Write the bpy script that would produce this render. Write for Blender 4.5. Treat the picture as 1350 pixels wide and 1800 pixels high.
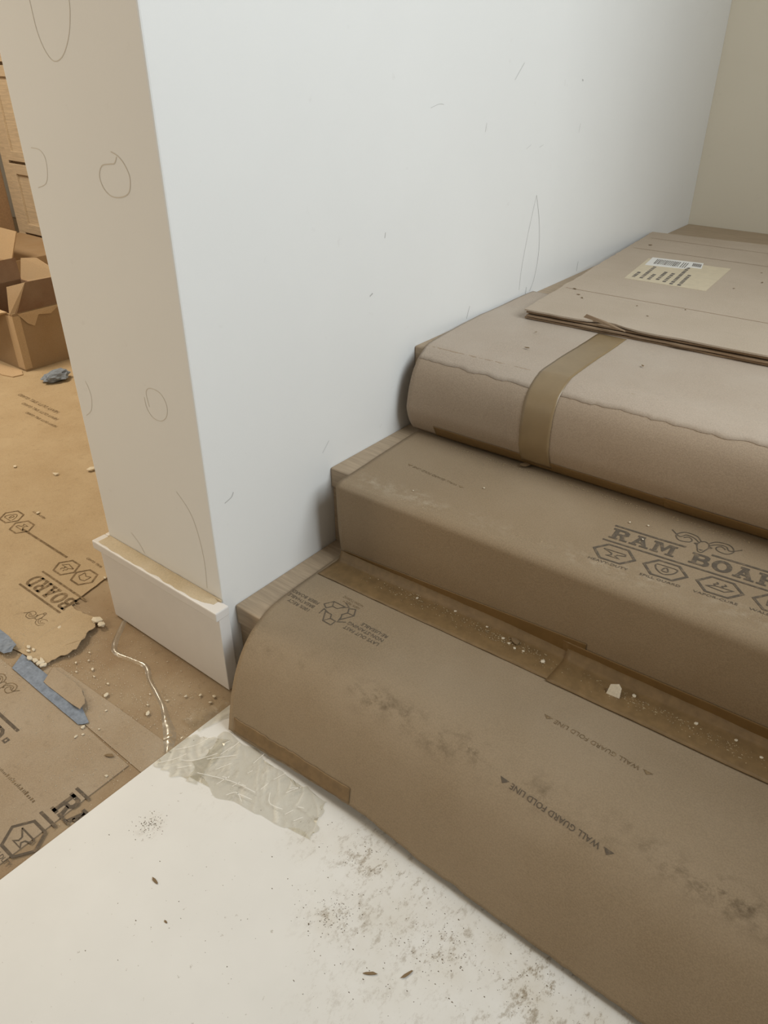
import bpy, bmesh, math, random
from mathutils import Vector, Matrix, noise

for o in list(bpy.data.objects): bpy.data.objects.remove(o)
scn = bpy.context.scene
col = scn.collection

# ---------------------------------------------------------------- camera
cam_d = bpy.data.cameras.new('camera'); cam = bpy.data.objects.new('camera', cam_d); col.objects.link(cam)
cam_d.sensor_width = 36.0; cam_d.sensor_fit = 'AUTO'; cam_d.lens = 1344.9 / 1800.0 * 36.0
cam_d.clip_start = 0.02
_r = Vector((0.78104279, 0.62447505, -0.00175525)); _u = Vector((-0.32622946, 0.41041487, 0.85154798)); _f = Vector((-0.53249085, 0.6645228, -0.52427374))
_m = Matrix((_r, _u, -_f)).transposed().to_4x4(); _m.translation = Vector((0.94840598, -0.69770048, 1.10078094))
cam.matrix_world = _m
scn.camera = cam

# ---------------------------------------------------------------- world, lights, exposure
scn.view_settings.view_transform = 'Standard'; scn.view_settings.look = 'None'
scn.view_settings.exposure = 0.0; scn.view_settings.gamma = 1.0; scn.view_settings.use_curve_mapping = False
w = bpy.data.worlds.new('world'); scn.world = w; w.use_nodes = True
bg = w.node_tree.nodes['Background']; bg.inputs[0].default_value = (1.0, 0.87, 0.71, 1); bg.inputs[1].default_value = 0.27

def area(name, loc, aim, sx, sy, power, colr):
    d = bpy.data.lights.new(name, 'AREA'); d.shape = 'RECTANGLE'; d.size = sx; d.size_y = sy; d.energy = power; d.color = colr
    o = bpy.data.objects.new(name, d); col.objects.link(o); o.location = loc
    o.rotation_euler = (Vector(aim) - Vector(loc)).to_track_quat('-Z', 'Y').to_euler(); return o
# daylight through the stair window on the right, and the warm ceiling light of the room on the left
area('window_daylight', (2.3, 0.55, 2.35), (0.0, 0.45, 0.85), 1.5, 1.5, 58, (0.87, 0.95, 1.0))
area('room_light', (-2.4, -0.1, 2.5), (-2.5, 0.9, 0.2), 0.9, 0.9, 60, (1.0, 0.86, 0.66))
# warm fill lamp added to brighten the wall end; stands for no known source
area('end_face_fill', (-1.35, -1.75, 1.6), (-0.3, 0.0, 0.75), 0.8, 1.2, 6.5, (1.0, 0.86, 0.66)).data.spread = math.radians(110)

# ---------------------------------------------------------------- helpers
rnd = random.Random(7)
MATS = {}
def nodes_of(m):
    m.use_nodes = True; nt = m.node_tree; return nt, nt.nodes, nt.links, nt.nodes['Principled BSDF']
def coord(nt, scale=(1, 1, 1)):
    t = nt.nodes.new('ShaderNodeTexCoord'); mp = nt.nodes.new('ShaderNodeMapping'); mp.inputs['Scale'].default_value = scale
    nt.links.new(t.outputs['Object'], mp.inputs[0]); return mp.outputs[0]
def noise_fac(nt, vec, scale, lo, hi, detail=4, rough=0.6):
    n = nt.nodes.new('ShaderNodeTexNoise'); n.inputs['Scale'].default_value = scale; n.inputs['Detail'].default_value = detail; n.inputs['Roughness'].default_value = rough
    nt.links.new(vec, n.inputs['Vector'])
    mr = nt.nodes.new('ShaderNodeMapRange'); mr.inputs[1].default_value = lo; mr.inputs[2].default_value = hi
    nt.links.new(n.outputs[0], mr.inputs[0]); return mr.outputs[0]
def mixc(nt, fac, a, b):
    m = nt.nodes.new('ShaderNodeMix'); m.data_type = 'RGBA'
    for s, v in ((m.inputs[0], fac), (m.inputs[6], a), (m.inputs[7], b)):
        if hasattr(v, 'links') or hasattr(v, 'is_linked'): nt.links.new(v, s)
        elif isinstance(v, (int, float)): s.default_value = v
        else: s.default_value = (*v, 1)
    return m.outputs[2]
def mul(nt, a, b, op='MULTIPLY'):
    m = nt.nodes.new('ShaderNodeMath'); m.operation = op
    for s, v in ((m.inputs[0], a), (m.inputs[1], b)):
        if isinstance(v, (int, float)): s.default_value = v
        else: nt.links.new(v, s)
    return m.outputs[0]
def bump(nt, bsdf, h, strength=0.3, dist=0.001):
    b = nt.nodes.new('ShaderNodeBump'); b.inputs['Strength'].default_value = strength; b.inputs['Distance'].default_value = dist
    nt.links.new(h, b.inputs['Height']); nt.links.new(b.outputs[0], bsdf.inputs['Normal'])

def plain(name, c, rough=0.7, var=0.0, vscale=8, spec=0.3):
    m = bpy.data.materials.new(name); nt, N, L, B = nodes_of(m); B.inputs['Roughness'].default_value = rough
    B.inputs['Specular IOR Level'].default_value = spec
    if var:
        f = noise_fac(nt, coord(nt), vscale, 0.3, 0.7)
        L.new(mixc(nt, f, tuple(x * (1 - var) for x in c), tuple(min(1, x * (1 + var)) for x in c)), B.inputs['Base Color'])
    else: B.inputs['Base Color'].default_value = (*c, 1)
    return m

def kraft(name, c, dust=(0.45, 0.365, 0.265), dustamt=0.3, stain=None, stainamt=0.0, fibre=420, rough=0.75, band=None, spec=0.3, mott=.35, stretch=1.0):
    """brown paper: fibre speckle, cloudy tone, pale dust, optional dark scuffs in a band of y (band = y centre, half width, tilt dy/dx)"""
    m = bpy.data.materials.new(name); nt, N, L, B = nodes_of(m)
    v = coord(nt)
    f1 = noise_fac(nt, v, fibre, 0.35, 0.65, 3)
    c1 = mixc(nt, f1, tuple(x * 0.9 for x in c), tuple(x * 1.1 for x in c))
    f2 = noise_fac(nt, v, 5, 0.35, 0.7, 5)
    c2 = mixc(nt, mul(nt, f2, dustamt), c1, dust)
    f3 = noise_fac(nt, coord(nt, (stretch, 1, 1)), 160 if mott < .5 else 60, 0.56, 0.72, 7, .75)
    c3 = mixc(nt, mul(nt, f3, mott), c2, tuple(x * 0.7 for x in c))
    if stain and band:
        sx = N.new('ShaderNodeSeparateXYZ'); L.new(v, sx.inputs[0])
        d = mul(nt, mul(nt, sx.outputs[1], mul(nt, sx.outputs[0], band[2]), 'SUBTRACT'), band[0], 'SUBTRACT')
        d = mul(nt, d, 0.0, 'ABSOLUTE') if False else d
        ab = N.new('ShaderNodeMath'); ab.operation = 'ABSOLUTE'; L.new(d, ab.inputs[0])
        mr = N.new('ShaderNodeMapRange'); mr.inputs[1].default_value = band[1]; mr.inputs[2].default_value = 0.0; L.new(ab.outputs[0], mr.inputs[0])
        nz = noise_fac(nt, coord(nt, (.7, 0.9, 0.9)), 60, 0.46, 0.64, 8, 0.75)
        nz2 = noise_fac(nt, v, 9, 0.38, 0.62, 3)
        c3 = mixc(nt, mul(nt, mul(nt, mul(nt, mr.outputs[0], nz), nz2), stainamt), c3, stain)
    L.new(c3, B.inputs['Base Color']); B.inputs['Roughness'].default_value = rough
    B.inputs['Specular IOR Level'].default_value = spec
    bump(nt, B, f1, 0.25, 0.0006)
    return m

def oak(name, c):
    m = bpy.data.materials.new(name); nt, N, L, B = nodes_of(m)
    v = coord(nt, (1.0, 14, 14))
    f = noise_fac(nt, v, 9, 0.35, 0.65, 6)
    g = noise_fac(nt, coord(nt, (4, 90, 90)), 6, 0.45, 0.7, 4)
    c1 = mixc(nt, f, tuple(x * 0.85 for x in c), tuple(x * 1.1 for x in c))
    L.new(mixc(nt, mul(nt, g, 0.4), c1, tuple(x * 0.68 for x in c)), B.inputs['Base Color'])
    B.inputs['Roughness'].default_value = 0.55; return m

def paint(name, c, warm=None):
    m = bpy.data.materials.new(name); nt, N, L, B = nodes_of(m); v = coord(nt)
    f = noise_fac(nt, v, 3.0, 0.4, 0.62, 3)
    cc = mixc(nt, f, tuple(x * 0.985 for x in c), c)
    g = noise_fac(nt, coord(nt), 26, 0.66, 0.74, 6)
    L.new(mixc(nt, mul(nt, g, 0.08), cc, (0.35, 0.31, 0.26)), B.inputs['Base Color'])
    B.inputs['Roughness'].default_value = 0.6
    bump(nt, B, noise_fac(nt, v, 260, 0.3, 0.7, 2), 0.06, 0.0008); return m

def ink(name, c, paper, wear=(0.42, 0.56)):
    m = bpy.data.materials.new(name); nt, N, L, B = nodes_of(m); v = coord(nt)
    f = noise_fac(nt, v, 90, wear[0], wear[1], 5, 0.7)
    L.new(mixc(nt, f, paper, c), B.inputs['Base Color']); B.inputs['Roughness'].default_value = 0.8
    B.inputs['Specular IOR Level'].default_value = 0.2; return m

def finish(me, mat, smooth=False):
    if mat: me.materials.append(mat)
    if smooth:
        for p in me.polygons: p.use_smooth = True
def obj(name, me, parent=None, label=None, cat=None, group=None, kind=None):
    o = bpy.data.objects.new(name, me); col.objects.link(o)
    if parent is not None: o.parent = parent
    for k, v in (('label', label), ('category', cat), ('group', group), ('kind', kind)):
        if v: o[k] = v
    return o
def empty(name, loc, label, cat, group=None):
    return_o = obj(name, None, None, label, cat, group); return_o.location = loc; return_o.empty_display_size = 0.05; return return_o
def child(name, me, parent, **k):
    """a part whose mesh is written in world coordinates"""
    o = obj(name, me, parent, **k); 
    if parent is not None: o.matrix_parent_inverse = Matrix.Translation(-Vector(parent.location)) @ Matrix.Identity(4)
    return o
def pydata(name, vs, fs, mat, smooth=False):
    me = bpy.data.meshes.new(name); me.from_pydata([tuple(v) for v in vs], [], fs); me.update(); finish(me, mat, smooth); return me
def boxm(name, lo, hi, mat, bev=0.0, seg=2):
    bm = bmesh.new(); bmesh.ops.create_cube(bm, size=1.0)
    for v in bm.verts:
        v.co = Vector([lo[i] + (v.co[i] + 0.5) * (hi[i] - lo[i]) for i in range(3)])
    if bev: bmesh.ops.bevel(bm, geom=list(bm.edges), offset=bev, segments=seg, profile=0.5, affect='EDGES')
    me = bpy.data.meshes.new(name); bm.to_mesh(me); bm.free(); finish(me, mat); return me
def prism(name, poly, z0, z1, mat):
    """an outline in x,y given its thickness"""
    bm = bmesh.new(); vs = [bm.verts.new((x, y, z1)) for x, y in poly]; f = bm.faces.new(vs)
    r = bmesh.ops.extrude_face_region(bm, geom=[f]); 
    for g in r['geom']:
        if isinstance(g, bmesh.types.BMVert): g.co.z = z0
    bmesh.ops.recalc_face_normals(bm, faces=bm.faces); me = bpy.data.meshes.new(name); bm.to_mesh(me); bm.free(); finish(me, mat); return me

# ---------------------------------------------------------------- surfaces that paper follows
#BEGIN_SURF
def catmull(ctrl, n=12):
    out = []
    P = [ctrl[0]] + list(ctrl) + [ctrl[-1]]
    for i in range(1, len(P) - 2):
        p0, p1, p2, p3 = P[i - 1], P[i], P[i + 1], P[i + 2]
        for k in range(n):
            t = k / n
            out.append(tuple(0.5 * ((2 * p1[j]) + (-p0[j] + p2[j]) * t + (2 * p0[j] - 5 * p1[j] + 4 * p2[j] - p3[j]) * t * t + (-p0[j] + 3 * p1[j] - 3 * p2[j] + p3[j]) * t ** 3) for j in (0, 1)))
    out.append(tuple(ctrl[-1])); return out
def nz3(x, y, z): return noise.noise(Vector((x, y, z)))
class Surf:
    """a sheet that follows a y-z profile; the profile blends from pl (at x = xa) to pr (at x = xb); s is the length along it"""
    def __init__(self, pl, pr, xa, xb, amp=0.0015, seed=0.0):
        self.l = catmull(pl); self.r = catmull(pr); self.xa, self.xb, self.amp, self.seed = xa, xb, amp, seed
        self.sl = [0.0]
        for a, b in zip(self.l, self.l[1:]): self.sl.append(self.sl[-1] + math.dist(a, b))
        self.L = self.sl[-1]
    def at(self, x, s):
        t = (x - self.xa) / (self.xb - self.xa); t = max(0.0, min(1.2, t))
        s = max(0.0, min(self.L, s)); lo, hi = 0, len(self.sl) - 1
        while hi - lo > 1:
            m = (lo + hi) // 2
            if self.sl[m] <= s: lo = m
            else: hi = m
        k = (s - self.sl[lo]) / max(1e-9, self.sl[hi] - self.sl[lo])
        a = [self.l[lo][j] * (1 - k) + self.l[hi][j] * k for j in (0, 1)]
        b = [self.r[lo][j] * (1 - k) + self.r[hi][j] * k for j in (0, 1)]
        return (x, a[0] * (1 - t) + b[0] * t, a[1] * (1 - t) + b[1] * t)
    def nrm(self, x, s):
        e = 0.002; p = self.at(x, s - e); q = self.at(x, s + e)
        ty, tz = q[1] - p[1], q[2] - p[2]; l = math.hypot(ty, tz) or 1
        return (0.0, tz / l, -ty / l)
    def pt(self, x, s, off=0.0):
        p = self.at(x, s); n = self.nrm(x, s)
        d = off + self.amp * (nz3(x * 5 + self.seed, s * 9, 0.3) + 0.35 * nz3(x * 17, s * 22 + self.seed, 1.7))
        return (p[0], p[1] + n[1] * d, p[2] + n[2] * d)
H1, H, Y1, G, YL = 0.1792, 0.18, 0.0272, 0.2828, 2.2388
PAPER1 = Surf([(.300, .1865), (.2, .188), (.12, .189), (.066, .1865), (.03, .180), (-.002, .168), (-.03, .147), (-.052, .120), (-.07, .088), (-.083, .055), (-.098, .010)],
              [(.304, .1865), (.2, .188), (.12, .189), (.066, .1875), (.03, .183), (-.004, .172), (-.032, .150), (-.054, .120), (-.072, .088), (-.088, .055), (-.107, .012)], .06, 1.0, .0016, 3.1)
PAPER2 = Surf([(.575, .366), (.45, .3665), (.35, .3665), (.285, .3668), (.268, .3655), (.2615, .360), (.2590, .350), (.2605, .26), (.265, .205), (.268, .192)],
              [(.590, .366), (.46, .3665), (.38, .3665), (.330, .3665), (.309, .3635), (.299, .355), (.295, .340), (.293, .26), (.295, .205), (.296, .192)], .06, 0.9, .0010, 8.4)
PAPER3 = Surf([(1.10, .5465), (.9, .547), (.75, .549), (.61, .548), (.586, .542), (.562, .528), (.548, .513), (.539, .495), (.532, .47), (.528, .44), (.527, .42), (.534, .393), (.546, .3715)],
              [(1.10, .5465), (.9, .547), (.75, .552), (.63, .556), (.594, .552), (.564, .540), (.546, .522), (.537, .500), (.533, .47), (.534, .44), (.539, .42), (.554, .393), (.572, .3715)], .03, 0.9, .0016, 5.7)
#END_SURF
class Plane:
    """flat carrier for prints: a = x, s = -y on a level z"""
    def __init__(self, z): self.z = z
    def pt(self, x, s, off=0.0): return (x, -s, self.z + off)
class WallX:
    def pt(self, a, s, off=0.0): return (0.0 + off, a, -s)
class WallY:
    def pt(self, a, s, off=0.0): return (a, 0.0 - off, -s)

def sheet(name, S, xl, xr, s0, s1, mat, nx=90, ns=70, off=0.0, thick=0.0012, smooth=True):
    """xl, xr: functions of s; s0, s1: functions of x (ragged ends)"""
    vs, fs = [], []
    for j in range(ns + 1):
        for i in range(nx + 1):
            t = i / nx; v = j / ns
            xm = xl((s0(0) + s1(0)) / 2) * (1 - t) + xr(0) * t
            s = s0(xm) * (1 - v) + s1(xm) * v
            x = xl(s) * (1 - t) + xr(s) * t
            vs.append(S.pt(x, s, off))
    for j in range(ns):
        for i in range(nx):
            a = j * (nx + 1) + i; fs.append((a, a + nx + 1, a + nx + 2, a + 1))
    me = pydata(name, vs, fs, mat, smooth); return me
def thicken(o, t=0.0012):
    m = o.modifiers.new('thickness', 'SOLIDIFY'); m.thickness = t; m.offset = -1

# ---------------------------------------------------------------- flat marks: strokes, rings, letters
class Mark:
    def __init__(self): self.v, self.f = [], []
    def poly(self, pts):
        b = len(self.v); self.v += [tuple(p) for p in pts]; self.f.append(tuple(range(b, b + len(pts)))); return self
    def stroke(self, pts, wd, closed=False):
        n = len(pts); L, R = [], []
        for i, p in enumerate(pts):
            if closed: a, c = pts[i - 1], pts[(i + 1) % n]
            else: a, c = pts[max(0, i - 1)], pts[min(n - 1, i + 1)]
            d1 = (p[0] - a[0], p[1] - a[1]); d2 = (c[0] - p[0], c[1] - p[1])
            def nn(d):
                l = math.hypot(*d); return (d[0] / l, d[1] / l) if l > 1e-9 else (0, 0)
            e1, e2 = nn(d1), nn(d2); t = nn((e1[0] + e2[0], e1[1] + e2[1])); 
            k = 1.0 / max(0.5, abs(t[0] * (e2 if e2 != (0, 0) else e1)[0] + t[1] * (e2 if e2 != (0, 0) else e1)[1]))
            h = wd / 2 * k; L.append((p[0] - t[1] * h, p[1] + t[0] * h)); R.append((p[0] + t[1] * h, p[1] - t[0] * h))
        b = len(self.v)
        for l, r in zip(L, R): self.v += [l, r]
        for i in range(n if closed else n - 1):
            j = (i + 1) % n; self.f.append((b + 2 * i, b + 2 * i + 1, b + 2 * j + 1, b + 2 * j))
        return self
    def ring(self, outer, inner):
        n = len(outer); b = len(self.v); self.v += list(outer) + list(inner)
        for i in range(n): j = (i + 1) % n; self.f.append((b + i, b + j, b + n + j, b + n + i))
        return self
    def add(self, o, x=0, y=0, s=1.0, rot=0.0):
        b = len(self.v); c, sn = math.cos(rot), math.sin(rot)
        self.v += [(x + s * (p[0] * c - p[1] * sn), y + s * (p[0] * sn + p[1] * c)) for p in o.v]; self.f += [tuple(b + i for i in f) for f in o.f]; return self

def rect(x0, y0, x1, y1): return [(x0, y0), (x1, y0), (x1, y1), (x0, y1)]
def slab(ch):
    m = Mark()
    if ch == 'R':
        m.poly(rect(.13, 0, .37, 1)).poly(rect(0, 0, .48, .14)).poly(rect(0, .86, .4, 1))
        m.ring([(.37, 1), (.74, 1), (.94, .86), (.94, .6), (.74, .45), (.37, .45)], [(.37, .84), (.62, .84), (.7, .78), (.7, .67), (.62, .6), (.37, .6)])
        m.poly([(.48, .5), (.70, .5), (.88, .14), (.62, .14)]).poly(rect(.6, 0, 1.0, .14))
    elif ch == 'A':
        m.poly([(.1, .12), (.3, .12), (.57, .86), (.36, .86)]).poly([(.92, .12), (.68, .12), (.4, .86), (.62, .86)]).poly(rect(.3, .3, .74, .43)).poly(rect(.24, .84, .66, 1))
        m.poly(rect(0, 0, .42, .14)).poly(rect(.56, 0, 1.04, .14))
    elif ch == 'M':
        m.poly(rect(.12, 0, .32, 1)).poly(rect(.92, 0, 1.14, 1)).poly([(.25, 1), (.45, 1), (.66, .45), (.60, .2)]).poly([(1.0, 1), (.80, 1), (.58, .45), (.64, .2)])
        m.poly(rect(0, 0, .44, .14)).poly(rect(.8, 0, 1.26, .14)).poly(rect(0, .86, .4, 1)).poly(rect(.86, .86, 1.26, 1))
    elif ch == 'B':
        m.poly(rect(.13, 0, .36, 1)).poly(rect(0, 0, .4, .14)).poly(rect(0, .86, .4, 1))
        m.ring([(.36, 1), (.76, 1), (.93, .88), (.93, .64), (.8, .52), (.36, .52)], [(.36, .85), (.62, .85), (.69, .8), (.69, .7), (.62, .62), (.36, .62)])
        m.ring([(.36, .55), (.82, .55), (.99, .4), (.99, .14), (.8, 0), (.36, 0)], [(.36, .42), (.66, .42), (.74, .35), (.74, .22), (.66, .14), (.36, .14)])
    elif ch == 'O':
        o = [(.5 + .5 * math.cos(a), .5 + .52 * math.sin(a)) for a in [math.pi / 8 * k for k in range(16)]]; i = [(.5 + .24 * math.cos(a), .5 + .33 * math.sin(a)) for a in [math.pi / 8 * k for k in range(16)]]; m.ring(o, i)
    elif ch == 'D':
        m.poly(rect(.13, 0, .36, 1)).poly(rect(0, 0, .4, .14)).poly(rect(0, .86, .4, 1))
        m.ring([(.36, 1), (.66, 1), (.9, .84), (1, .6), (1, .4), (.9, .16), (.66, 0), (.36, 0)], [(.36, .84), (.58, .84), (.7, .74), (.76, .58), (.76, .42), (.7, .26), (.58, .16), (.36, .16)])
    return m
SLABW = {'R': 1.02, 'A': 1.04, 'M': 1.26, 'B': 1.0, 'O': 1.0, 'D': 1.0, ' ': .42}
def slab_text(t, gap=.10):
    m = Mark(); x = 0
    for ch in t:
        if ch != ' ': m.add(slab(ch), x)
        x += SLABW[ch] + gap
    m.w = x - gap; return m
_font_cache = {}
def plain_text(t):
    """cap height 1, starts at 0,0"""
    if t in _font_cache: return _font_cache[t]
    cu = bpy.data.curves.new('lettering', 'FONT'); cu.body = t; cu.size = 1.0; cu.resolution_u = 2
    o = bpy.data.objects.new('lettering', cu); col.objects.link(o)
    bpy.context.view_layer.update()
    me = o.evaluated_get(bpy.context.evaluated_depsgraph_get()).to_mesh()
    k = 1 / 0.70; m = Mark(); m.v = [(v.co.x * k, v.co.y * k) for v in me.vertices]; m.f = [tuple(p.vertices) for p in me.polygons]
    m.w = max((v[0] for v in m.v), default=0); bpy.data.objects.remove(o); bpy.data.curves.remove(cu)
    _font_cache[t] = m; return m
def lay(name, mark, S, a, s, size, mat, parent, rot=0.0, off=0.0006, flip=False, split=0):
    """put a mark on a surface: (a, s) is where the mark's origin lies; up in the mark is towards smaller s; rot turns it"""
    c, sn = math.cos(rot), math.sin(rot); vs = []
    v, f = mark.v, mark.f
    for (u, t) in v:
        u *= size; t *= size; du = u * c - t * sn; dv = u * sn + t * c; vs.append(S.pt(a + du, s - dv, off))
    return child(name, pydata(name, vs, f, mat), parent)
def smoothpts(P, closed=False, n=6):
    out = []; N_ = len(P)
    for i in range(N_ if closed else N_ - 1):
        p0 = P[i - 1] if (closed or i > 0) else P[i]; p1 = P[i]; p2 = P[(i + 1) % N_]; p3 = P[(i + 2) % N_] if (closed or i + 2 < N_) else p2
        for k in range(n):
            t = k / n; out.append(tuple(0.5 * (2 * p1[j] + (p2[j] - p0[j]) * t + (2 * p0[j] - 5 * p1[j] + 4 * p2[j] - p3[j]) * t * t + (3 * p1[j] - p0[j] - 3 * p2[j] + p3[j]) * t ** 3) for j in (0, 1)))
    if not closed: out.append(P[-1])
    return out
def hexmark(icon):
    m = Mark(); P = [(-.62, 0), (-.30, .5), (.30, .5), (.62, 0), (.30, -.5), (-.30, -.5)]
    m.stroke(P, .085, True)
    if icon == 'anvil': m.stroke([(-.36, .16), (.30, .16), (.32, .06), (.10, -.02), (.06, -.12), (.20, -.22), (-.18, -.22), (-.06, -.12), (-.08, .0), (-.36, .16)], .045)
    if icon == 'shield':
        m.stroke(smoothpts([(-.3, .22), (0, .25), (.3, .22), (.24, -.08), (0, -.28), (-.24, -.08)], True), .045); m.stroke(smoothpts([(0, .16), (.08, 0), (.06, -.1), (-.06, -.1), (-.08, 0)], True), .045)
    if icon == 'vapor':
        m.stroke([(-.36, -.14), (-.12, .0), (.36, -.0), (.16, -.22), (-.36, -.14)], .045)
        for x in (-.12, .1): m.stroke(smoothpts([(x, .02), (x - .05, .1), (x + .05, .17), (x, .26)]), .045)
    if icon == 'fold': m.stroke([(-.25, -.2), (-.25, .15), (.0, .22), (.28, .1), (.28, -.22), (0, -.1), (-.25, -.2)], .045)
    return m
def ramhead():
    m = Mark(); wd = .035
    for k in (-1, 1):
        m.stroke(smoothpts([(k * .10, .12), (k * .28, .34), (k * .62, .36), (k * .80, .1), (k * .66, -.14), (k * .40, -.10), (k * .34, .06), (k * .46, .16), (k * .58, .06)]), wd)
        m.stroke(smoothpts([(k * .16, .05), (k * .32, .2), (k * .55, .24), (k * .70, .06), (k * .98, .30)]), wd)
        m.stroke(smoothpts([(k * .12, .1), (k * .16, -.1), (k * .10, -.3), (k * .06, -.42), (0, -.46)]), wd)
        m.stroke(smoothpts([(k * .14, .0), (k * .24, -.06), (k * .16, -.1)]), wd)
    m.stroke(smoothpts([(-.10, .12), (0, .18), (.10, .12)]), wd); m.stroke([(-.04, -.3), (0, -.34), (.04, -.3)], wd); return m
def brand(S, a, s, rot, h, mat, parent, txt='RAM BOARD', hexes=6, ram=True, small=True, off=.0006, xs=1.0, hx=.68, hstep=2.2, hsize=1.45):
    """the printed block: bar, big slab lettering, bar, a row of hexagon pictograms; origin = left end of the letter baseline"""
    def L(name, mk, u, v, size):
        c, sn = math.cos(rot), math.sin(rot); du, dv = u * h * c - v * h * sn, u * h * sn + v * h * c
        return lay(name, mk, S, a + du, s - dv, size * h, mat, parent, rot, off)
    x = 0.0
    for ch in txt:
        if ch == ' ': x += .55; continue
        g = slab(ch); g.v = [(p[0] * xs, p[1]) for p in g.v]; L('letter', g, x, 0, 1); x += (SLABW[ch] + .10) * xs
    W = x - .1 * xs; cx = W * .45
    for (x0, x1) in ((-.05, cx - .45), (cx + .65, W + .05)) if ram else ((-.05, W + .05),):
        top = Mark().stroke([(x0 + (x1 - x0) * k / 8, 1.22) for k in range(9)], .13); L('printed_bar', top, 0, 0, 1)
    bot = Mark().stroke([(-.15 + (W + .3) * k / 16, -.32) for k in range(17)], .13)
    L('printed_bar', bot, 0, 0, 1)
    if ram: L('ram_emblem', ramhead(), cx + .15, 1.85, 1.55)
    ic = ['anvil', 'shield', 'vapor', 'fold', 'anvil', 'shield']
    cap = ['HEAVY-DUTY', 'SPILL GUARD', 'VAPOR-CURE', 'WALL GUARD', 'FLEXIBLE', 'REUSABLE']
    for k in range(hexes):
        L('pictogram', hexmark(ic[k]), hx + k * hstep, -1.38, hsize)
        if small:
            t = plain_text(cap[k]); L('small_print', t, hx + k * hstep - t.w * .1, -2.5, .2)

# ---------------------------------------------------------------- materials
K1 = (0.282, 0.210, 0.131); K2 = (0.290, 0.212, 0.130); K3 = (0.42, 0.335, 0.255)
M = dict(
 wall=paint('white_wall_paint', (0.80, 0.80, 0.78)), wall2=paint('cream_wall_paint', (0.78, 0.72, 0.59)),
 trim=plain('trim_white_paint', (0.73, 0.70, 0.665), 0.45, 0.02, 20), oak=oak('pale_oak', (0.42, 0.32, 0.215)), oakdark=oak('brown_oak', (0.36, 0.23, 0.13)),
 oaklight=oak('light_oak', (0.60, 0.49, 0.35)),
 p1=kraft('stair_paper_lower', K1, stain=(0.12, 0.085, 0.048), stainamt=1.0, band=(-0.002, 0.036, 0.02), dustamt=.22),
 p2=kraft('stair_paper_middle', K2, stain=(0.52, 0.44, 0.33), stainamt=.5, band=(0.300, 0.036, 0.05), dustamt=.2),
 p3=kraft('stair_paper_upper', (0.375, 0.288, 0.207), dustamt=.2), p3b=kraft('stair_paper_top_layer', (0.44, 0.355, 0.275), dust=(.56, .49, .41), dustamt=.45, spec=.5, rough=.55),
 fa=kraft('floor_paper_a', (0.42, 0.31, 0.185), dust=(.55, .44, .29), dustamt=.5, mott=.6), fb=kraft('floor_paper_b', (0.35, 0.265, 0.175), dust=(.46, .39, .30), dustamt=.5, mott=.6), fc=kraft('floor_base', (0.29, 0.20, 0.115), dust=(.42, .33, .22), dustamt=.7, mott=.7),
 edge=kraft('torn_edge', (0.50, 0.39, 0.25)), card=kraft('cardboard', (0.46, 0.375, 0.285), dust=(.55, .46, .365), dustamt=.5, fibre=420, stretch=.08, mott=.3), cardin=kraft('cardboard_inner', (0.30, 0.20, 0.12)),
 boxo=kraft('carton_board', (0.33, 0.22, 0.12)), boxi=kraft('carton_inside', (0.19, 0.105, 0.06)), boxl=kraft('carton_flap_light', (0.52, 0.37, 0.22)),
 tape=plain('brown_packing_tape', (0.20, 0.118, 0.042), 0.38, 0.08, 30, 0.5), tape2=plain('brown_packing_tape_dusty', (0.205, 0.130, 0.058), 0.42, 0.15, 60, 0.4), belt=plain('tan_packing_tape', (0.265, 0.185, 0.095), 0.35, 0.06, 30, 0.5),
 blue=plain('blue_masking_tape', (0.22, 0.255, 0.31), 0.8, 0.25, 90), plaster=plain('plaster', (0.68, 0.60, 0.46), 0.9, 0.1, 300), grit=plain('grit', (0.42, 0.33, 0.2), 0.9, 0.4, 400), chip=plain('wood_chip', (0.22, 0.15, 0.08), 0.8, 0.2, 200),
 ink=ink('printed_ink', (0.115, 0.092, 0.068), (0.20, 0.15, 0.10), (0.36, 0.50)), inkf=ink('printed_ink_worn', (0.16, 0.11, 0.06), (0.31, 0.22, 0.125), (0.36, 0.56)), pencil=plain('pencil', (0.64, 0.59, 0.51), 0.8), scratch=plain('scuff', (0.50, 0.49, 0.47), 0.8),
 dust=kraft('brown_dust', (0.46, 0.36, 0.22), dust=(.66, .58, .45), dustamt=.7, fibre=300), label=plain('tan_label', (0.62, 0.53, 0.38), 0.6, 0.05, 40), white=plain('white_label', (0.78, 0.76, 0.72), 0.6), greyink=plain('grey_ink', (0.16, 0.14, 0.12), 0.8), darkgap=plain('shadow_gap', (0.08, 0.05, 0.03), 0.9))

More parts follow.
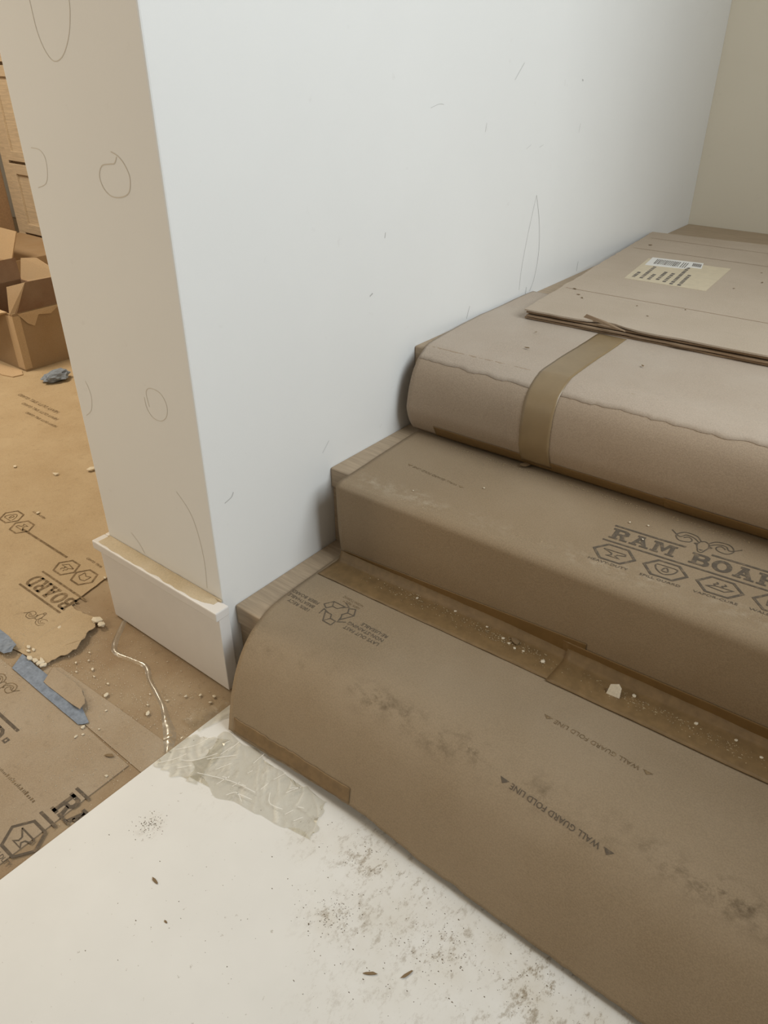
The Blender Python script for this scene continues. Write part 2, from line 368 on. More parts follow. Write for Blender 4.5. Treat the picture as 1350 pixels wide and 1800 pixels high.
def board_material():
    m = bpy.data.materials.new('white_board_dirty'); nt, N, L, B = nodes_of(m); v = coord(nt)
    base = mixc(nt, noise_fac(nt, v, 6, .35, .7), (0.74, 0.73, 0.695), (0.78, 0.77, 0.735))
    tot = None
    for (x, y, r, k) in ((.485, -.241, .05, .8), (.148, -.313, .03, .6), (.47, -.135, .10, .75), (.63, -.175, .10, .8), (.37, -.155, .07, .5), (.77, -.14, .12, .9), (.55, -.19, .16, .55), (.19, -.17, .09, .35), (.80, -.23, .14, .8), (.62, -.30, .16, .3), (.55, -.12, .07, .8), (.70, -.13, .06, .9), (.86, -.14, .07, .9), (.90, -.2, .1, .8)):
        d = N.new('ShaderNodeVectorMath'); d.operation = 'DISTANCE'; L.new(v, d.inputs[0]); d.inputs[1].default_value = (x, y, .006)
        mr = N.new('ShaderNodeMapRange'); mr.inputs[1].default_value = r; mr.inputs[2].default_value = r * .15; mr.inputs[4].default_value = k; L.new(d.outputs['Value'], mr.inputs[0])
        tot = mr.outputs[0] if tot is None else mul(nt, tot, mr.outputs[0], 'MAXIMUM')
    soft = mul(nt, tot, noise_fac(nt, v, 14, .35, .75, 6)); hard = mul(nt, tot, noise_fac(nt, coord(nt, (1.0, .6, 1)), 75, .52, .63, 9, .8))
    c = mixc(nt, mul(nt, soft, .55), base, (0.50, 0.43, 0.30)); c = mixc(nt, hard, c, (0.25, 0.19, 0.115))
    sp = noise_fac(nt, v, 120, .70, .74, 3); c = mixc(nt, mul(nt, sp, .5), c, (0.35, 0.31, 0.25))
    L.new(c, B.inputs['Base Color']); B.inputs['Roughness'].default_value = 0.5; return m
M['board'] = board_material(); M['fleck'] = plain('dark_fleck', (0.17, 0.13, 0.08), 0.9)
def film_material():
    m = bpy.data.materials.new('clear_plastic_film'); m.use_nodes = True; nt = m.node_tree; N, L = nt.nodes, nt.links; N.clear()
    out = N.new('ShaderNodeOutputMaterial'); tr = N.new('ShaderNodeBsdfTransparent'); tr.inputs[0].default_value = (.985, .972, .935, 1)
    gl = N.new('ShaderNodeBsdfGlossy'); gl.inputs[0].default_value = (.55, .55, .53, 1); gl.inputs[1].default_value = .28
    df = N.new('ShaderNodeBsdfDiffuse'); df.inputs[0].default_value = (.80, .75, .64, 1)
    m1 = N.new('ShaderNodeMixShader'); m2 = N.new('ShaderNodeMixShader'); fr = N.new('ShaderNodeFresnel'); fr.inputs[0].default_value = 1.5
    f = noise_fac(nt, coord(nt), 30, .35, .75, 5)
    L.new(mul(nt, f, .12), m1.inputs[0]); L.new(tr.outputs[0], m1.inputs[1]); L.new(df.outputs[0], m1.inputs[2])
    L.new(mul(nt, fr.outputs[0], 0.40), m2.inputs[0]); L.new(m1.outputs[0], m2.inputs[1]); L.new(gl.outputs[0], m2.inputs[2]); L.new(m2.outputs[0], out.inputs[0]); return m
M['film'] = film_material()

# ---------------------------------------------------------------- setting
XR = 1.40
obj('floor', boxm('floor', (-5.2, -1.9, -.12), (XR + .5, YL + .2, 0), M['fc']), kind='structure', label='brown dusty floor around the foot of the stairs')
WT = 0.362
wl = obj('wall_left', boxm('wall_left', (-WT, 0, 0), (0, YL, 2.6), M['wall'], .003), kind='structure', label='white painted wall beside the stairs ending in a beige return')
obj('wall_back', boxm('wall_back', (-5.2, YL, 0), (XR + .2, YL + .15, 2.6), M['wall2']), kind='structure', label='cream wall behind the stair landing')
bm = bmesh.new()
for lo, hi in (((XR, .03, 0), (XR + .12, 1.25, .95)), ((XR, 1.25, 0), (XR + .12, YL, 2.6))):
    r = bmesh.ops.create_cube(bm, size=1.0)
    for v in r['verts']: v.co = Vector([lo[i] + (v.co[i] + 0.5) * (hi[i] - lo[i]) for i in range(3)])
me = bpy.data.meshes.new('wall_right'); bm.to_mesh(me); bm.free(); finish(me, M['wall'])
obj('wall_right', me, kind='structure', label='white wall with the stair window opening at the right')

# pencil marks and scuffs on the wall
WX, WY = WallX(), WallY()
def wmark(P, S, mat, wd, name, closed=False, sm=True):
    pts = [(a, -z) for a, z in P]
    if sm and len(pts) > 2: pts = smoothpts(pts, closed)
    mk = Mark().stroke(pts, wd * .72, closed); vs = [S.pt(a, s, .0004) for a, s in mk.v]
    child(name, pydata(name, vs, mk.f, mat), wl)
PM = M['pencil']
wmark([(-.250, 1.20), (-.246, 1.151), (-.243, 1.115), (-.232, 1.09), (-.214, 1.077), (-.19, 1.083), (-.168, 1.103), (-.155, 1.125), (-.148, 1.15), (-.147, 1.2)], WY, PM, .0016, 'pencil_mark')
wmark([(-.33, .957), (-.305, .955), (-.294, .943), (-.298, .92), (-.310, .905), (-.335, .897)], WY, PM, .0014, 'pencil_mark')
wmark([(-.112, .966), (-.096, .961), (-.083, .950), (-.076, .934), (-.083, .915), (-.102, .906), (-.128, .904), (-.146, .913), (-.152, .930), (-.141, .945), (-.120, .949), (-.108, .951), (-.100, .960)], WY, PM, .0022, 'pencil_mark')
wmark([(-.321, .564), (-.314, .55), (-.312, .531), (-.322, .505), (-.344, .488)], WY, PM, .0014, 'pencil_mark')
wmark([(-.128, .565), (-.130, .591), (-.116, .602), (-.090, .600), (-.077, .582), (-.082, .560), (-.100, .546), (-.122, .546), (-.136, .560), (-.138, .58)], WY, PM, .0015, 'pencil_mark')
wmark([(-.090, .41), (-.06, .38), (-.045, .34), (-.038, .28), (-.042, .215)], WY, PM, .0014, 'pencil_mark')
wmark([(-.272, .248), (-.25, .232), (-.236, .211)], WY, PM, .0016, 'pencil_mark')
SC = M['scratch']
for P, wd in (([(.934, 1.03), (.969, 1.061)], .0016), ([(1.079, .782), (1.105, .72), (1.119, .645), (1.11, .58), (1.09, .548)], .002), ([(1.079, .782), (1.055, .70), (1.038, .619), (1.034, .563)], .0011),
              ([(.629, .993), (.655, .998), (.672, .997)], .001), ([(.034, .403), (.05, .408), (.056, .416)], .0025), ([(1.009, .89), (1.03, .897)], .001), ([(1.07, .888), (1.089, .892)], .001),
              ([(.832, .955), (.828, .938)], .001), ([(1.272, .925), (1.268, .905)], .0012), ([(.443, .679), (.452, .683)], .004), ([(.795, .548), (.806, .575)], .002), ([(1.069, .545), (1.072, .562)], .003), ([(1.357, .546), (1.36, .572)], .003),
              ([(1.253, 1.021), (1.259, 1.018)], .005), ([(.29, .4), (.31, .42)], .0012), ([(.49, .78), (.492, .79)], .002)):
    wmark(P, WX, SC, wd, 'scuff_mark')

# baseboard: flat board, square cap that overhangs, brown dust lying on the cap
ZB = .2058
bb = obj('baseboard_left', boxm('baseboard_left', (-.364, -.026, .004), (.016, -.0005, ZB - .024), M['trim'], .0015), kind='structure', label='white baseboard across the end of the wall')
child('cap', boxm('cap', (-.378, -.033, ZB - .024), (.018, -.0005, ZB - .0035), M['trim'], .0025), bb)
child('cap_return', boxm('cap_return', (-.378, -.0005, ZB - .024), (-.3625, .6, ZB - .0035), M['trim'], .0025), bb)
child('board_return', boxm('board_return', (-.372, .0, .004), (-.3625, .6, ZB - .024), M['trim'], .0015), bb)
dm = []
vs, fs = [], []
for i in range(41):
    x = -.362 + .355 * i / 40
    y0 = -.0285 + .004 * nz3(x * 40, .2, 9) + (max(0, (x + .05)) * .25)
    for k in range(4):
        y = y0 + (-.0015 - y0) * k / 3; e = 0 if k == 0 or i in (0, 40) else 1
        vs.append((x, y, ZB - .0034 + e * (.0022 + .0014 * nz3(x * 120, y * 200, 4) + .002 * (k == 3))))
for i in range(40):
    for k in range(3): a = i * 4 + k; fs.append((a, a + 4, a + 5, a + 1))
child('dust_layer', pydata('dust_layer', vs, fs, M['dust'], True), bb, kind='stuff')
child('caulk_bead', boxm('caulk_bead', (-.36, -.004, ZB - .0035), (0, -.0005, ZB + .0008), M['dust'], .001), bb)

# ---------------------------------------------------------------- staircase
st = empty('staircase', (0.7, .3, 0), 'pale oak staircase of three steps and landing against the white wall', 'staircase')
for k in range(3):
    top = H1 + k * H; y0 = Y1 + k * G; y1 = y0 + G + .02 if k < 2 else YL - .0005
    child('tread', boxm('tread', (.0005, y0, top - .045), (XR - .0005, y1, top), M['oak'], .004, 3), st)
    child('riser', boxm('riser', (.0005, y0 + .006, top - H + (.0 if k else .0008)), (XR - .0005, y0 + .03, top - .045), M['oak'], .001, 1), st)

# ---------------------------------------------------------------- white board lying at the foot of the stairs
obj('white_panel', boxm('white_panel', (.047, -1.75, .0005), (1.75, .024, .006), M['board'], .0008, 1), label='large white protective panel lying on the floor before the stairs', cat='panel')

# ---------------------------------------------------------------- stair paper
def lerpf(pts):
    def f(x):
        if x <= pts[0][0]: return pts[0][1]
        for (a, b), (c, d) in zip(pts, pts[1:]):
            if x <= c: return b + (d - b) * (x - a) / (c - a)
        return pts[-1][1]
    return f
XE = XR - .01
# lower sheet
S1 = PAPER1; L1 = S1.L
xl1 = lerpf([(0, .055), (.24, .064), (.32, .076), (L1 - .04, .092), (L1, .096)])
cut1 = lerpf([(0, 0), (.10, 0), (.22, .010), (.34, .018), (.40, .020), (.45, .016), (.55, .010), (.7, .007), (1.4, .008)])
end1 = lambda x: L1 - max(0, cut1(x) + .003 * nz3(x * 30, 2, 2) + .0018 * nz3(x * 110, 5, 2))
sp1 = obj('stair_paper', sheet('stair_paper', S1, xl1, lambda s: XE, lambda x: 0.0, end1, M['p1'], 130, 90), label='brown kraft paper on the lowest step, flaring over the front to the floor', cat='paper', group='paper sheets on the stairs'); thicken(sp1)
# middle sheet
S2 = PAPER2; L2 = S2.L
xl2 = lerpf([(0, .044), (.28, .060), (L2, .064)])
sp2 = obj('stair_paper', sheet('stair_paper', S2, xl2, lambda s: XE, lambda x: 0.0, lambda x: L2, M['p2'], 130, 90), label='brown kraft paper folded over the middle step with large printed lettering', cat='paper', group='paper sheets on the stairs'); thicken(sp2)
# upper sheet and the torn dusty layer on it
S3 = PAPER3; L3 = S3.L
xl3 = lerpf([(0, .004), (.25, .006), (.48, .028), (.56, .034), (L3 - .06, .030), (L3, .036)])
sp3 = obj('stair_paper', sheet('stair_paper', S3, xl3, lambda s: XE, lambda x: 0.0, lambda x: L3, M['p3'], 130, 90), label='pale brown paper bulging over the top step with a tape band', cat='paper', group='paper sheets on the stairs'); thicken(sp3)
tear = lambda x: .546 + .006 * nz3(x * 6, 3.3, 1) + .0035 * nz3(x * 31, 1.1, 2) + .002 * nz3(x * 120, 0, 3)
tl = child('torn_top_layer', sheet('torn_top_layer', S3, lambda s: xl3(s) + .002, lambda s: XE, lambda x: 0.0, tear, M['p3b'], 260, 50, .0008), sp3); thicken(tl, .0006)

# tapes on the stair paper
def tape(name, S, x0, x1, s0, s1, mat, parent, off=.0012, nx=40, ns=12, jag=.0015, slant=0):
    a = sheet(name, S, lambda s: x0 + slant * (s - s0) + jag * nz3(s * 150, x0 * 9, 1), lambda s: x1 + slant * (s - s0) + jag * nz3(s * 150, x1 * 9, 4), lambda x: s0, lambda x: s1, mat, nx, ns, off)
    o = child(name, a, parent); thicken(o, .0004); return o
# the band over the top nosing
vs, fs = [], []
bandx = lerpf([(0, .30), (.25, .300), (.5, .300), (L3, .300)])
tape('tape_band', S3, .289, .355, .215, L3 - .012, M['belt'], sp3, .0016, 10, 60, .0006, .04)
tape('bottom_tape', S3, .098, .63, L3 - .030, L3 - .001, M['tape'], sp3, .0012, 60, 8, .003)
tape('bottom_tape', S3, .60, XE, L3 - .034, L3 - .001, M['tape'], sp3, .0020, 60, 8, .003)
# foot of the middle riser
o = child('bottom_tape', sheet('bottom_tape', S2, lambda s: .072, lambda s: .600 + .02 * (L2 - s), lambda x: L2 - .018 - .045 * (x - .07), lambda x: L2 - .0005, M['tape'], 60, 10, .0016), sp2); thicken(o, .0004)
tape('bottom_tape', S2, .56, XE, L2 - .030, L2 - .0005, M['tape'], sp2, .0018, 50, 8, .003)
# tape running along the back of the lowest tread
def tread_tape(x0, x1, ya, yb, off, mat, amp):
    vs, fs = [], []; nx, ny = 70, 10
    for i in range(nx + 1):
        x = x0 + (x1 - x0) * i / nx
        for k in range(ny + 1):
            t = k / ny; y1_ = ya + .043 * (x - .06) ; y0_ = yb + .037 * (x - .06)
            y = y1_ + (y0_ - y1_) * t
            s = .300 - y; p = S1.pt(x, s, off + amp * abs(nz3(x * 25, y * 60, 6)))
            z = p[2] + (.018 * max(0, 1 - t / .12) if ya > .25 else 0); vs.append((x, p[1], z))
    for i in range(nx):
        for k in range(ny): a = i * (ny + 1) + k; fs.append((a, a + ny + 1, a + ny + 2, a + 1))
    o = child('back_tape', pydata('back_tape', vs, fs, mat, True), sp1); thicken(o, .0004)
tread_tape(.066, .585, .262, .190, .0012, M['tape2'], .0016)
tread_tape(.57, XE, .258, .186, .0020, M['tape2'], .0014)
# tape along the lower hem of the skirt
o = child('hem_tape', sheet('hem_tape', S1, lambda s: .110 - (L1 - s) * .1, lambda s: .392 - (L1 - s) * .15, lambda x: end1(x) - .032, lambda x: end1(x) - .004, M['tape2'], 60, 8, .0012), sp1); thicken(o, .0004)

# prints on the stair paper
INK, INKF = M['ink'], M['inkf']
brand(S2, .559, .575 - .400, .08, .0385, INK, sp2, hexes=6, xs=.82)
t = plain_text('WALL GUARD FOLD LINE')
def foldline(S, a, s, size, rot, parent, mat):
    lay('fold_line_print', t, S, a, s, size, mat, parent, rot)
    c, sn = math.cos(rot), math.sin(rot)
    for u in (-1.4, t.w + 1.4):
        mk = Mark().poly([(-.9, .1), (.9, .1), (0, .95)]); lay('fold_arrow', mk, S, a + u * size * c, s - u * size * sn, size, mat, parent, rot)
FL = []   # (surface a, s) of the two fold lines on the lowest step
foldline(S1, .766, .166, .0086, math.pi - .035, sp1, INKF)
foldline(S1, .772, .308, .0088, math.pi - .065, sp1, INK)
foldline(S2, .252, .178, .0068, math.pi - .10, sp2, INKF)
# recycling mark with its lines of small print
rc = Mark()
for k in range(3):
    a0 = k * 2 * math.pi / 3
    sub = Mark(); sub.stroke([(-.42, .95), (.15, .95), (.55, .30), (.12, .30), (-.05, .58), (-.42, .58), (-.42, .95)], .06); sub.stroke([(.35, .30), (.75, .18), (.72, .62)], .06); sub.stroke([(.15, .95), (-.05, .58)], .05)
    rc.add(sub, 0, 0, 1, a0)
lay('recycling_mark', rc, S1, .178, .178, .035, INK, sp1, math.pi)
for i, tx in enumerate(('100% RECY', 'BREATHABLE', 'FIBER BOARD')): lay('small_print', plain_text(tx), S1, .134, .196 - i * .013 + .006, .0080, INK, sp1, math.pi)
for i, tx in enumerate(('LAYS OUT FAST', 'NON-STAINING', 'RE-USEABLE')): lay('small_print', plain_text(tx), S1, .296, .190 - i * .013 + .006, .0080, INK, sp1, math.pi)
for i, tx in enumerate(('100% RECY', 'NON-TOXIC')): lay('small_print', plain_text(tx), S1, .205, .140 - i * .010, .0060, INKF, sp1, math.pi)

# ---------------------------------------------------------------- cardboard on the landing
cb = empty('flattened_carton', (.5, 1.4, .55), 'flattened cardboard carton lying on the stair landing with a shipping label', 'cardboard')
def wav(x0, y0, x1, y1, n, amp, sd):
    out = []
    for i in range(n):
        t = i / n; nx_, ny_ = -(y1 - y0), (x1 - x0); l = math.hypot(nx_, ny_); d = amp * (nz3(t * n * .45, sd, 1) + .4 * nz3(t * n * 1.3, sd, 5)) if i else 0
        out.append((x0 + (x1 - x0) * t + nx_ / l * d, y0 + (y1 - y0) * t + ny_ / l * d))
    return out
for k in range(4):
    dx = (0, .006, .002, .0)[k]; dy = (.004, .0, .006, .0)[k]
    P = wav(.105 + dx, .878 + dy, 1.30, .935 + dy, 40, .004, k) + wav(1.30, .935 + dy, 1.18, 1.98, 20, .004, k + 5) + wav(1.18, 1.98, .010 + dx, 1.872, 40, .004, k + 9) + wav(.010 + dx, 1.872, .105 + dx, .878 + dy, 40, .007, k + 20)
    if k == 3:   # tear in the front edge of the top ply
        P = [(x, y + (.022 * max(0, 1 - abs(x - .30) / .055) if y < .96 and x < .36 and x > .24 else 0)) for x, y in P]
    z0 = .5492 + k * .0062; child('ply', prism('ply', P, z0, z0 + .0036, M['card'] if k == 3 else M['cardin']), cb)
ZC = .5492 + 3 * .0062 + .0036
vs = [(.240, .905, ZC), (.355, .866, ZC), (.352, .870, ZC + .002), (.30, .890, ZC + .006), (.246, .906, ZC + .008)]
fo = child('torn_flap', pydata('torn_flap', vs, [(0, 1, 2, 3, 4)], M['cardin']), cb); thicken(fo, .002)
for y in (1.10, 1.62, 1.78):
    mk = Mark().stroke([(.1 - (y - .9) * .08 + .012, -y), (.4, -y - .01), (.8, -y - .02), (1.2, -y - .03)], .0025); mk.v = [(a_, -b_) for a_, b_ in mk.v]; lay('crease_line', mk, Plane(ZC), 0, 0, 1, M['cardin'], cb, off=.0003).scale = (1, 1, 1)
lab = child('shipping_label', prism('shipping_label', [(.174, 1.275), (.383, 1.284), (.362, 1.545), (.140, 1.520)], ZC, ZC + .0006, M['label']), cb)
child('barcode_sticker', prism('barcode_sticker', [(.162, 1.440), (.262, 1.462), (.268, 1.488), (.300, 1.492), (.284, 1.556), (.146, 1.535)], ZC + .0006, ZC + .0012, M['white']), cb)
mk = Mark()
for r in range(15):
    x = .176 + r * .0045; mk.poly([(x, -1.465 - .001 * r * .5), (x + rnd.choice((.0016, .003)), -1.465 - .001 * r * .5), (x - .008, -1.522 - .001 * r * .5), (x - .0105, -1.522 - .001 * r * .5)])
for r in range(7):
    x = .270 + r * .0035; mk.poly([(x, -1.503), (x + .0022, -1.503), (x - .006, -1.538), (x - .0085, -1.538)])
for r in range(3): x = .247 + r * .006; mk.poly([(x, -1.47), (x + .0022, -1.47), (x - .007, -1.53), (x - .0095, -1.53)])
mk.v = [(a_, -b_) for a_, b_ in mk.v]; lay('barcode', mk, Plane(ZC + .0012), 0, 0, 1, M['greyink'], cb, off=.0003)
mk = Mark()
for r, (a, b) in enumerate(((1.30, 1.36), (1.30, 1.43), (1.30, 1.36), (1.31, 1.39), (1.30, 1.39), (1.29, 1.50), (1.29, 1.40))):
    x = .186 + r * .0205; y = a
    while y < b:
        l = rnd.uniform(.006, .016); mk.poly([(x - (y - 1.28) * .12, -y), (x + .009 - (y - 1.28) * .12, -y), (x + .009 - (y + l - 1.28) * .12, -(y + l)), (x - (y + l - 1.28) * .12, -(y + l))]); y += l + rnd.uniform(.003, .007)
mk.v = [(a_, -b_) for a_, b_ in mk.v]; lay('label_print', mk, Plane(ZC + .0006), 0, 0, 1, M['greyink'], cb, off=.0003)

# ---------------------------------------------------------------- floor papers, tape, scraps
def curled(name, poly, z, mat, curl=None, thick=.0016):
    """flat paper outline triangulated with interior points so that a corner can lift: curl = (x, y, radius, height)"""
    me = prism(name, poly, z, z + thick, mat)
    bm = bmesh.new(); bm.from_mesh(me); bmesh.ops.triangulate(bm, faces=[f for f in bm.faces if len(f.verts) > 4])
    if curl:
        for _ in range(3):
            es = [e for e in bm.edges if any((Vector((v.co.x, v.co.y)) - Vector(curl[:2])).length < curl[2] * 1.3 for v in e.verts) and e.calc_length() > .012]
            if es: bmesh.ops.subdivide_edges(bm, edges=es, cuts=1)
        for v in bm.verts:
            d = (Vector((v.co.x, v.co.y)) - Vector(curl[:2])).length
            if d < curl[2]: v.co.z += curl[3] * (1 - d / curl[2]) ** 1.6
    bm.to_mesh(me); bm.free(); return me
jag = lambda P, Q, n, amp, sd: wav(*P, *Q, n, amp, sd)
A = jag((-.50, .60), (-.501, .041), 6, .002, 1) + jag((-.501, .041), (-.478, -.058), 6, .003, 2) + [(-.482, -.066)] + jag((-.455, -.072), (-.372, -.062), 8, .006, 3) + jag((-.372, -.062), (-.322, -.150), 12, .007, 4) + jag((-.322, -.150), (-.338, -.212), 10, .008, 5) + jag((-.338, -.212), (-.45, -.232), 10, .004, 6) + [(-.52, -.236), (-5.1, -.30), (-5.1, 2.2), (-.50, 2.2)]
fpa = obj('floor_paper', curled('floor_paper', A, .0022, M['fa'], (-.345, -.13, .13, .012)), label='golden brown floor paper with a torn corner beside the white baseboard', cat='paper', group='floor papers')
B_ = [(-5.1, -.33), (-.45, -.262), (-.30, -.258)] + jag((-.20, -.256), (.044, -.262), 8, .001, 8) + [(.044, -1.75), (-5.1, -1.75)]
fpb = obj('floor_paper', curled('floor_paper', B_, .0004, M['fb']), label='greyish brown floor paper along the edge of the white panel', cat='paper', group='floor papers')
Cc = [(-.315, -.255), (-.33, -.215), (-.308, -.197), (-.131, -.191), (.044, -.186), (.044, -.2565), (-.15, -.2545)]
obj('floor_paper', curled('floor_paper', Cc, .0004, M['fb']), label='narrow strip of floor paper ending under the plastic film', cat='paper', group='floor papers')
SCR = jag((-.316, -.207), (-.215, -.207), 8, .004, 11) + jag((-.215, -.207), (-.160, -.232), 6, .003, 12) + [(-.163, -.243)] + jag((-.168, -.243), (-.31, -.244), 8, .003, 13) 
obj('paper_scrap', curled('paper_scrap', SCR, .0052, M['fb'], (-.165, -.236, .05, .008)), label='torn tongue of brown paper lying across the blue tape', cat='paper')
bt = jag((-.405, -.226), (-.17, -.230), 14, .0012, 15) + jag((-.128, -.248), (-.135, -.262), 4, .002, 16) + jag((-.14, -.264), (-.40, -.262), 14, .0012, 17)
obj('masking_tape', curled('masking_tape', bt, .0042, M['blue'], None, .0006), label='long dusty blue masking tape strip on the floor paper seam', cat='tape', group='blue masking tape')
bt2 = jag((-.70, -.216), (-.455, -.214), 10, .002, 18) + [(-.432, -.222), (-.420, -.240)] + jag((-.43, -.252), (-.70, -.262), 10, .002, 19)
obj('masking_tape', curled('masking_tape', bt2, .0042, M['blue'], (-.43, -.232, .05, .012), .0006), label='short blue masking tape piece with a curled end above the long strip', cat='tape', group='blue masking tape')

FA, FB = Plane(.0038), Plane(.0020)
# upside-down block on the torn sheet; the tear cuts it short so only BOARD and its pictograms remain
brand(FA, -.468, .052, math.pi, .0400, INKF, fpa, txt='BOARD', hexes=0, ram=False, small=False, xs=.78)
lay('ram_emblem', ramhead(), FA, -.490, .140, .042, INKF, fpa, math.pi)
for (x, y, ic) in ((-.612, .006, 'vapor'), (-.543, .010, 'fold'), (-.87, .035, 'anvil'), (-.94, .045, 'shield')):
    lay('pictogram', hexmark(ic), FA, x, -y, .052, INKF, fpa, math.pi)
for (x, y, tx) in ((-.585, .064, 'WALL GUARD'), (-.90, .10, 'HEAVY-DUTY')): lay('small_print', plain_text(tx), FA, x + .04, -y, .007, INKF, fpa, math.pi)
mk = Mark(); [mk.poly(rect(-.86 + k * .03, .028, -.86 + (k + 1) * .03, .034)) for k in range(7)]; lay('printed_bar', mk, FA, 0, 0, 1, INKF, fpa, 0)
for k in range(5):
    for j in range(3): lay('small_print', plain_text('HEAVY DUTY SPILL GUARD'), FA, -1.36 - .05 * j, -.44 - .035 * j, .011 + .002 * j, INKF, fpa, math.pi) if k == 0 else None
# blocks on the sheet beside the panel
brand(FB, -.013, .398, 0, .042, INK, fpb, txt='R', hexes=1, ram=False, small=False, xs=.8, hx=.45, hsize=1.35)
lay('letter', slab('A'), FB, .024, .398, .036, INK, fpb, 0)
lay('small_print', plain_text('HEAVY-DUTY'), FB, -.035, .499, .008, INK, fpb, 0)
lay('letter', slab('D'), FB, -.262, .392, .036, INK, fpb, 0); lay('registered_sign', Mark().stroke([(0, 0), (.008, 0), (.008, .008), (0, .008)], .003, True), FB, -.216, .372, 1, INK, fpb, 0)
mk = Mark().poly(rect(-.36, .339, -.215, .344)); lay('printed_bar', Mark().poly(rect(-.40, -.345, -.215, -.339)), FB, 0, 0, 1, INK, fpb, 0)
lay('ram_emblem', ramhead(), FB, -.355, .298, .045, INKF, fpb, 0)
mk = Mark(); x = 0.0   # a line of print too worn to read
while x < .145:
    l = rnd.uniform(.002, .006); h = rnd.uniform(.003, .008); mk.poly(rect(x, 0, x + l * .6, h)); x += l + .0015
lay('worn_print', mk, FB, -.19, .410, 1, INKF, fpb, 0)['kind'] = 'stuff'

# crumpled wad of blue tape and card tab by the carton
bm = bmesh.new(); bmesh.ops.create_icosphere(bm, subdivisions=3, radius=1)
for v in bm.verts:
    d = 1 + .45 * nz3(v.co.x * 2.2, v.co.y * 2.2, v.co.z * 2.2 + 3); v.co = Vector((-1.735 + v.co.x * .035 * d, .665 + v.co.y * .05 * d, .024 + v.co.z * .020 * d))
me = bpy.data.meshes.new('tape_wad'); bm.to_mesh(me); bm.free(); finish(me, M['blue'])
obj('tape_wad', me, label='crumpled wad of blue masking tape on the floor by the carton', cat='tape')
obj('card_tab', curled('card_tab', [(-2.15, .60), (-1.93, .632), (-1.885, .612), (-1.893, .575), (-1.95, .56), (-2.15, .585)], .004, M['boxl'], None, .004), label='flat torn cardboard tab on the floor beneath the open carton', cat='cardboard')

# ---------------------------------------------------------------- open carton
bx = empty('open_carton', (-2.13, .79, 0), 'open brown cardboard carton standing on the paper floor', 'carton')
x0, x1, y0, y1, hz = -2.36, -1.91, .64, .93, .230; th = .005
child('bottom_panel', boxm('bottom_panel', (x0, y0, .0042), (x1, y1, .009), M['boxo']), bx)
child('side_panel', boxm('side_panel', (x1 - th, y0, .009), (x1, y1, hz), M['boxo']), bx)
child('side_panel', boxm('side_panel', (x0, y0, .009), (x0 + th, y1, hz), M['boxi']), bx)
child('front_panel', boxm('front_panel', (x0 + th, y0, .009), (x1 - th, y0 + th, hz - .002), M['boxo']), bx)
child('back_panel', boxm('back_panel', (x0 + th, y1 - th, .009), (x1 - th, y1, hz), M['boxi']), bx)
def flap(name, P, mat): o = child(name, pydata(name, P, [tuple(range(len(P)))], mat), bx); thicken(o, .004); return o
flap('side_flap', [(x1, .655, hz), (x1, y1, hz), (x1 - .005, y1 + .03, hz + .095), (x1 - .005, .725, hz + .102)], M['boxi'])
flap('corner_fold', [(x1 - .01, .635, hz - .004), (x1 + .001, .66, hz), (x1 - .004, .722, hz + .102), (x1 - .06, .675, hz + .085)], M['boxo'])
flap('side_flap', [(x0, y1, hz), (x0, y0, hz), (x0 - .02, y0 - .02, hz + .085), (x0 - .02, y1 + .005, hz + .085)], M['boxi'])
flap('back_flap', [(x1, y1, hz), (x0, y1, hz - .01), (x0 + .01, y1 + .02, hz + .085), (x0 + .12, y1 + .03, hz + .10), (x0 + .30, y1 + .03, hz + .06), (x1, y1 + .03, hz + .05)], M['boxl'])
flap('front_flap', [(x0, y0, hz), (x1 - .03, y0, hz), (x1 - .07, y0 - .05, hz - .005), (x1 - .12, y0 - .06, hz - .03), (x0, y0 - .10, hz - .04)], M['boxl'])
child('torn_paper', pydata('torn_paper', [(x1 + .003, .66, hz - .003), (x1 + .004, .84, hz - .003), (x1 + .005, .79, hz - .03), (x1 + .006, .74, hz - .022), (x1 + .006, .715, hz - .06), (x1 + .006, .69, hz - .045)], [(0, 5, 4, 3, 2, 1)], M['boxl']), bx)
child('corner_tape', boxm('corner_tape', (x1 - .05, y0 - .0015, .012), (x1 + .0008, y0, hz - .01), M['boxl']), bx)
child('corner_tape', boxm('corner_tape', (x1, y0, .012), (x1 + .0012, y0 + .028, hz - .01), M['boxl']), bx)
# second carton behind it
b2 = empty('rear_carton', (-3.0, 1.2, 0), 'brown carton with a raised pale flap behind the open carton', 'carton')
child('body', boxm('body', (-3.40, 1.10, .0042), (-2.80, 1.50, .20), M['boxo'], .003), b2)
o = child('flap', pydata('flap', [(-3.40, 1.12, .20), (-2.80, 1.12, .20), (-2.78, 1.17, .335), (-3.40, 1.17, .335)], [(0, 1, 2, 3)], M['boxl']), b2); thicken(o, .005)

# ---------------------------------------------------------------- cabinets in the room behind
cbn = empty('drawer_cabinet', (-2.8, 1.9, 0), 'pale oak drawer cabinet behind the cartons in the next room', 'cabinet')
child('carcass', boxm('carcass', (-3.60, 1.62, .0042), (-1.9, 2.22, 2.3), M['oak'], .002), cbn)
child('stile', boxm('stile', (-3.60, 1.598, .0042), (-3.53, 1.62, 2.3), M['oaklight'], .002), cbn)
for z0, z1 in ((.02, .158), (.172, .534), (.550, 1.00), (1.016, 1.60)):
    dr = child('drawer', boxm('drawer', (-3.522, 1.602, z0), (-2.72, 1.619, z1), M['oaklight'], .0015), cbn)
    for (a, b, c, d) in ((-3.522, z0, -3.462, z1), (-2.78, z0, -2.72, z1), (-3.462, z1 - .05, -2.78, z1), (-3.462, z0, -2.78, z0 + .05)):
        child('frame_rail', boxm('frame_rail', (a, 1.588, b), (c, 1.602, d), M['oaklight'], .0015), dr)
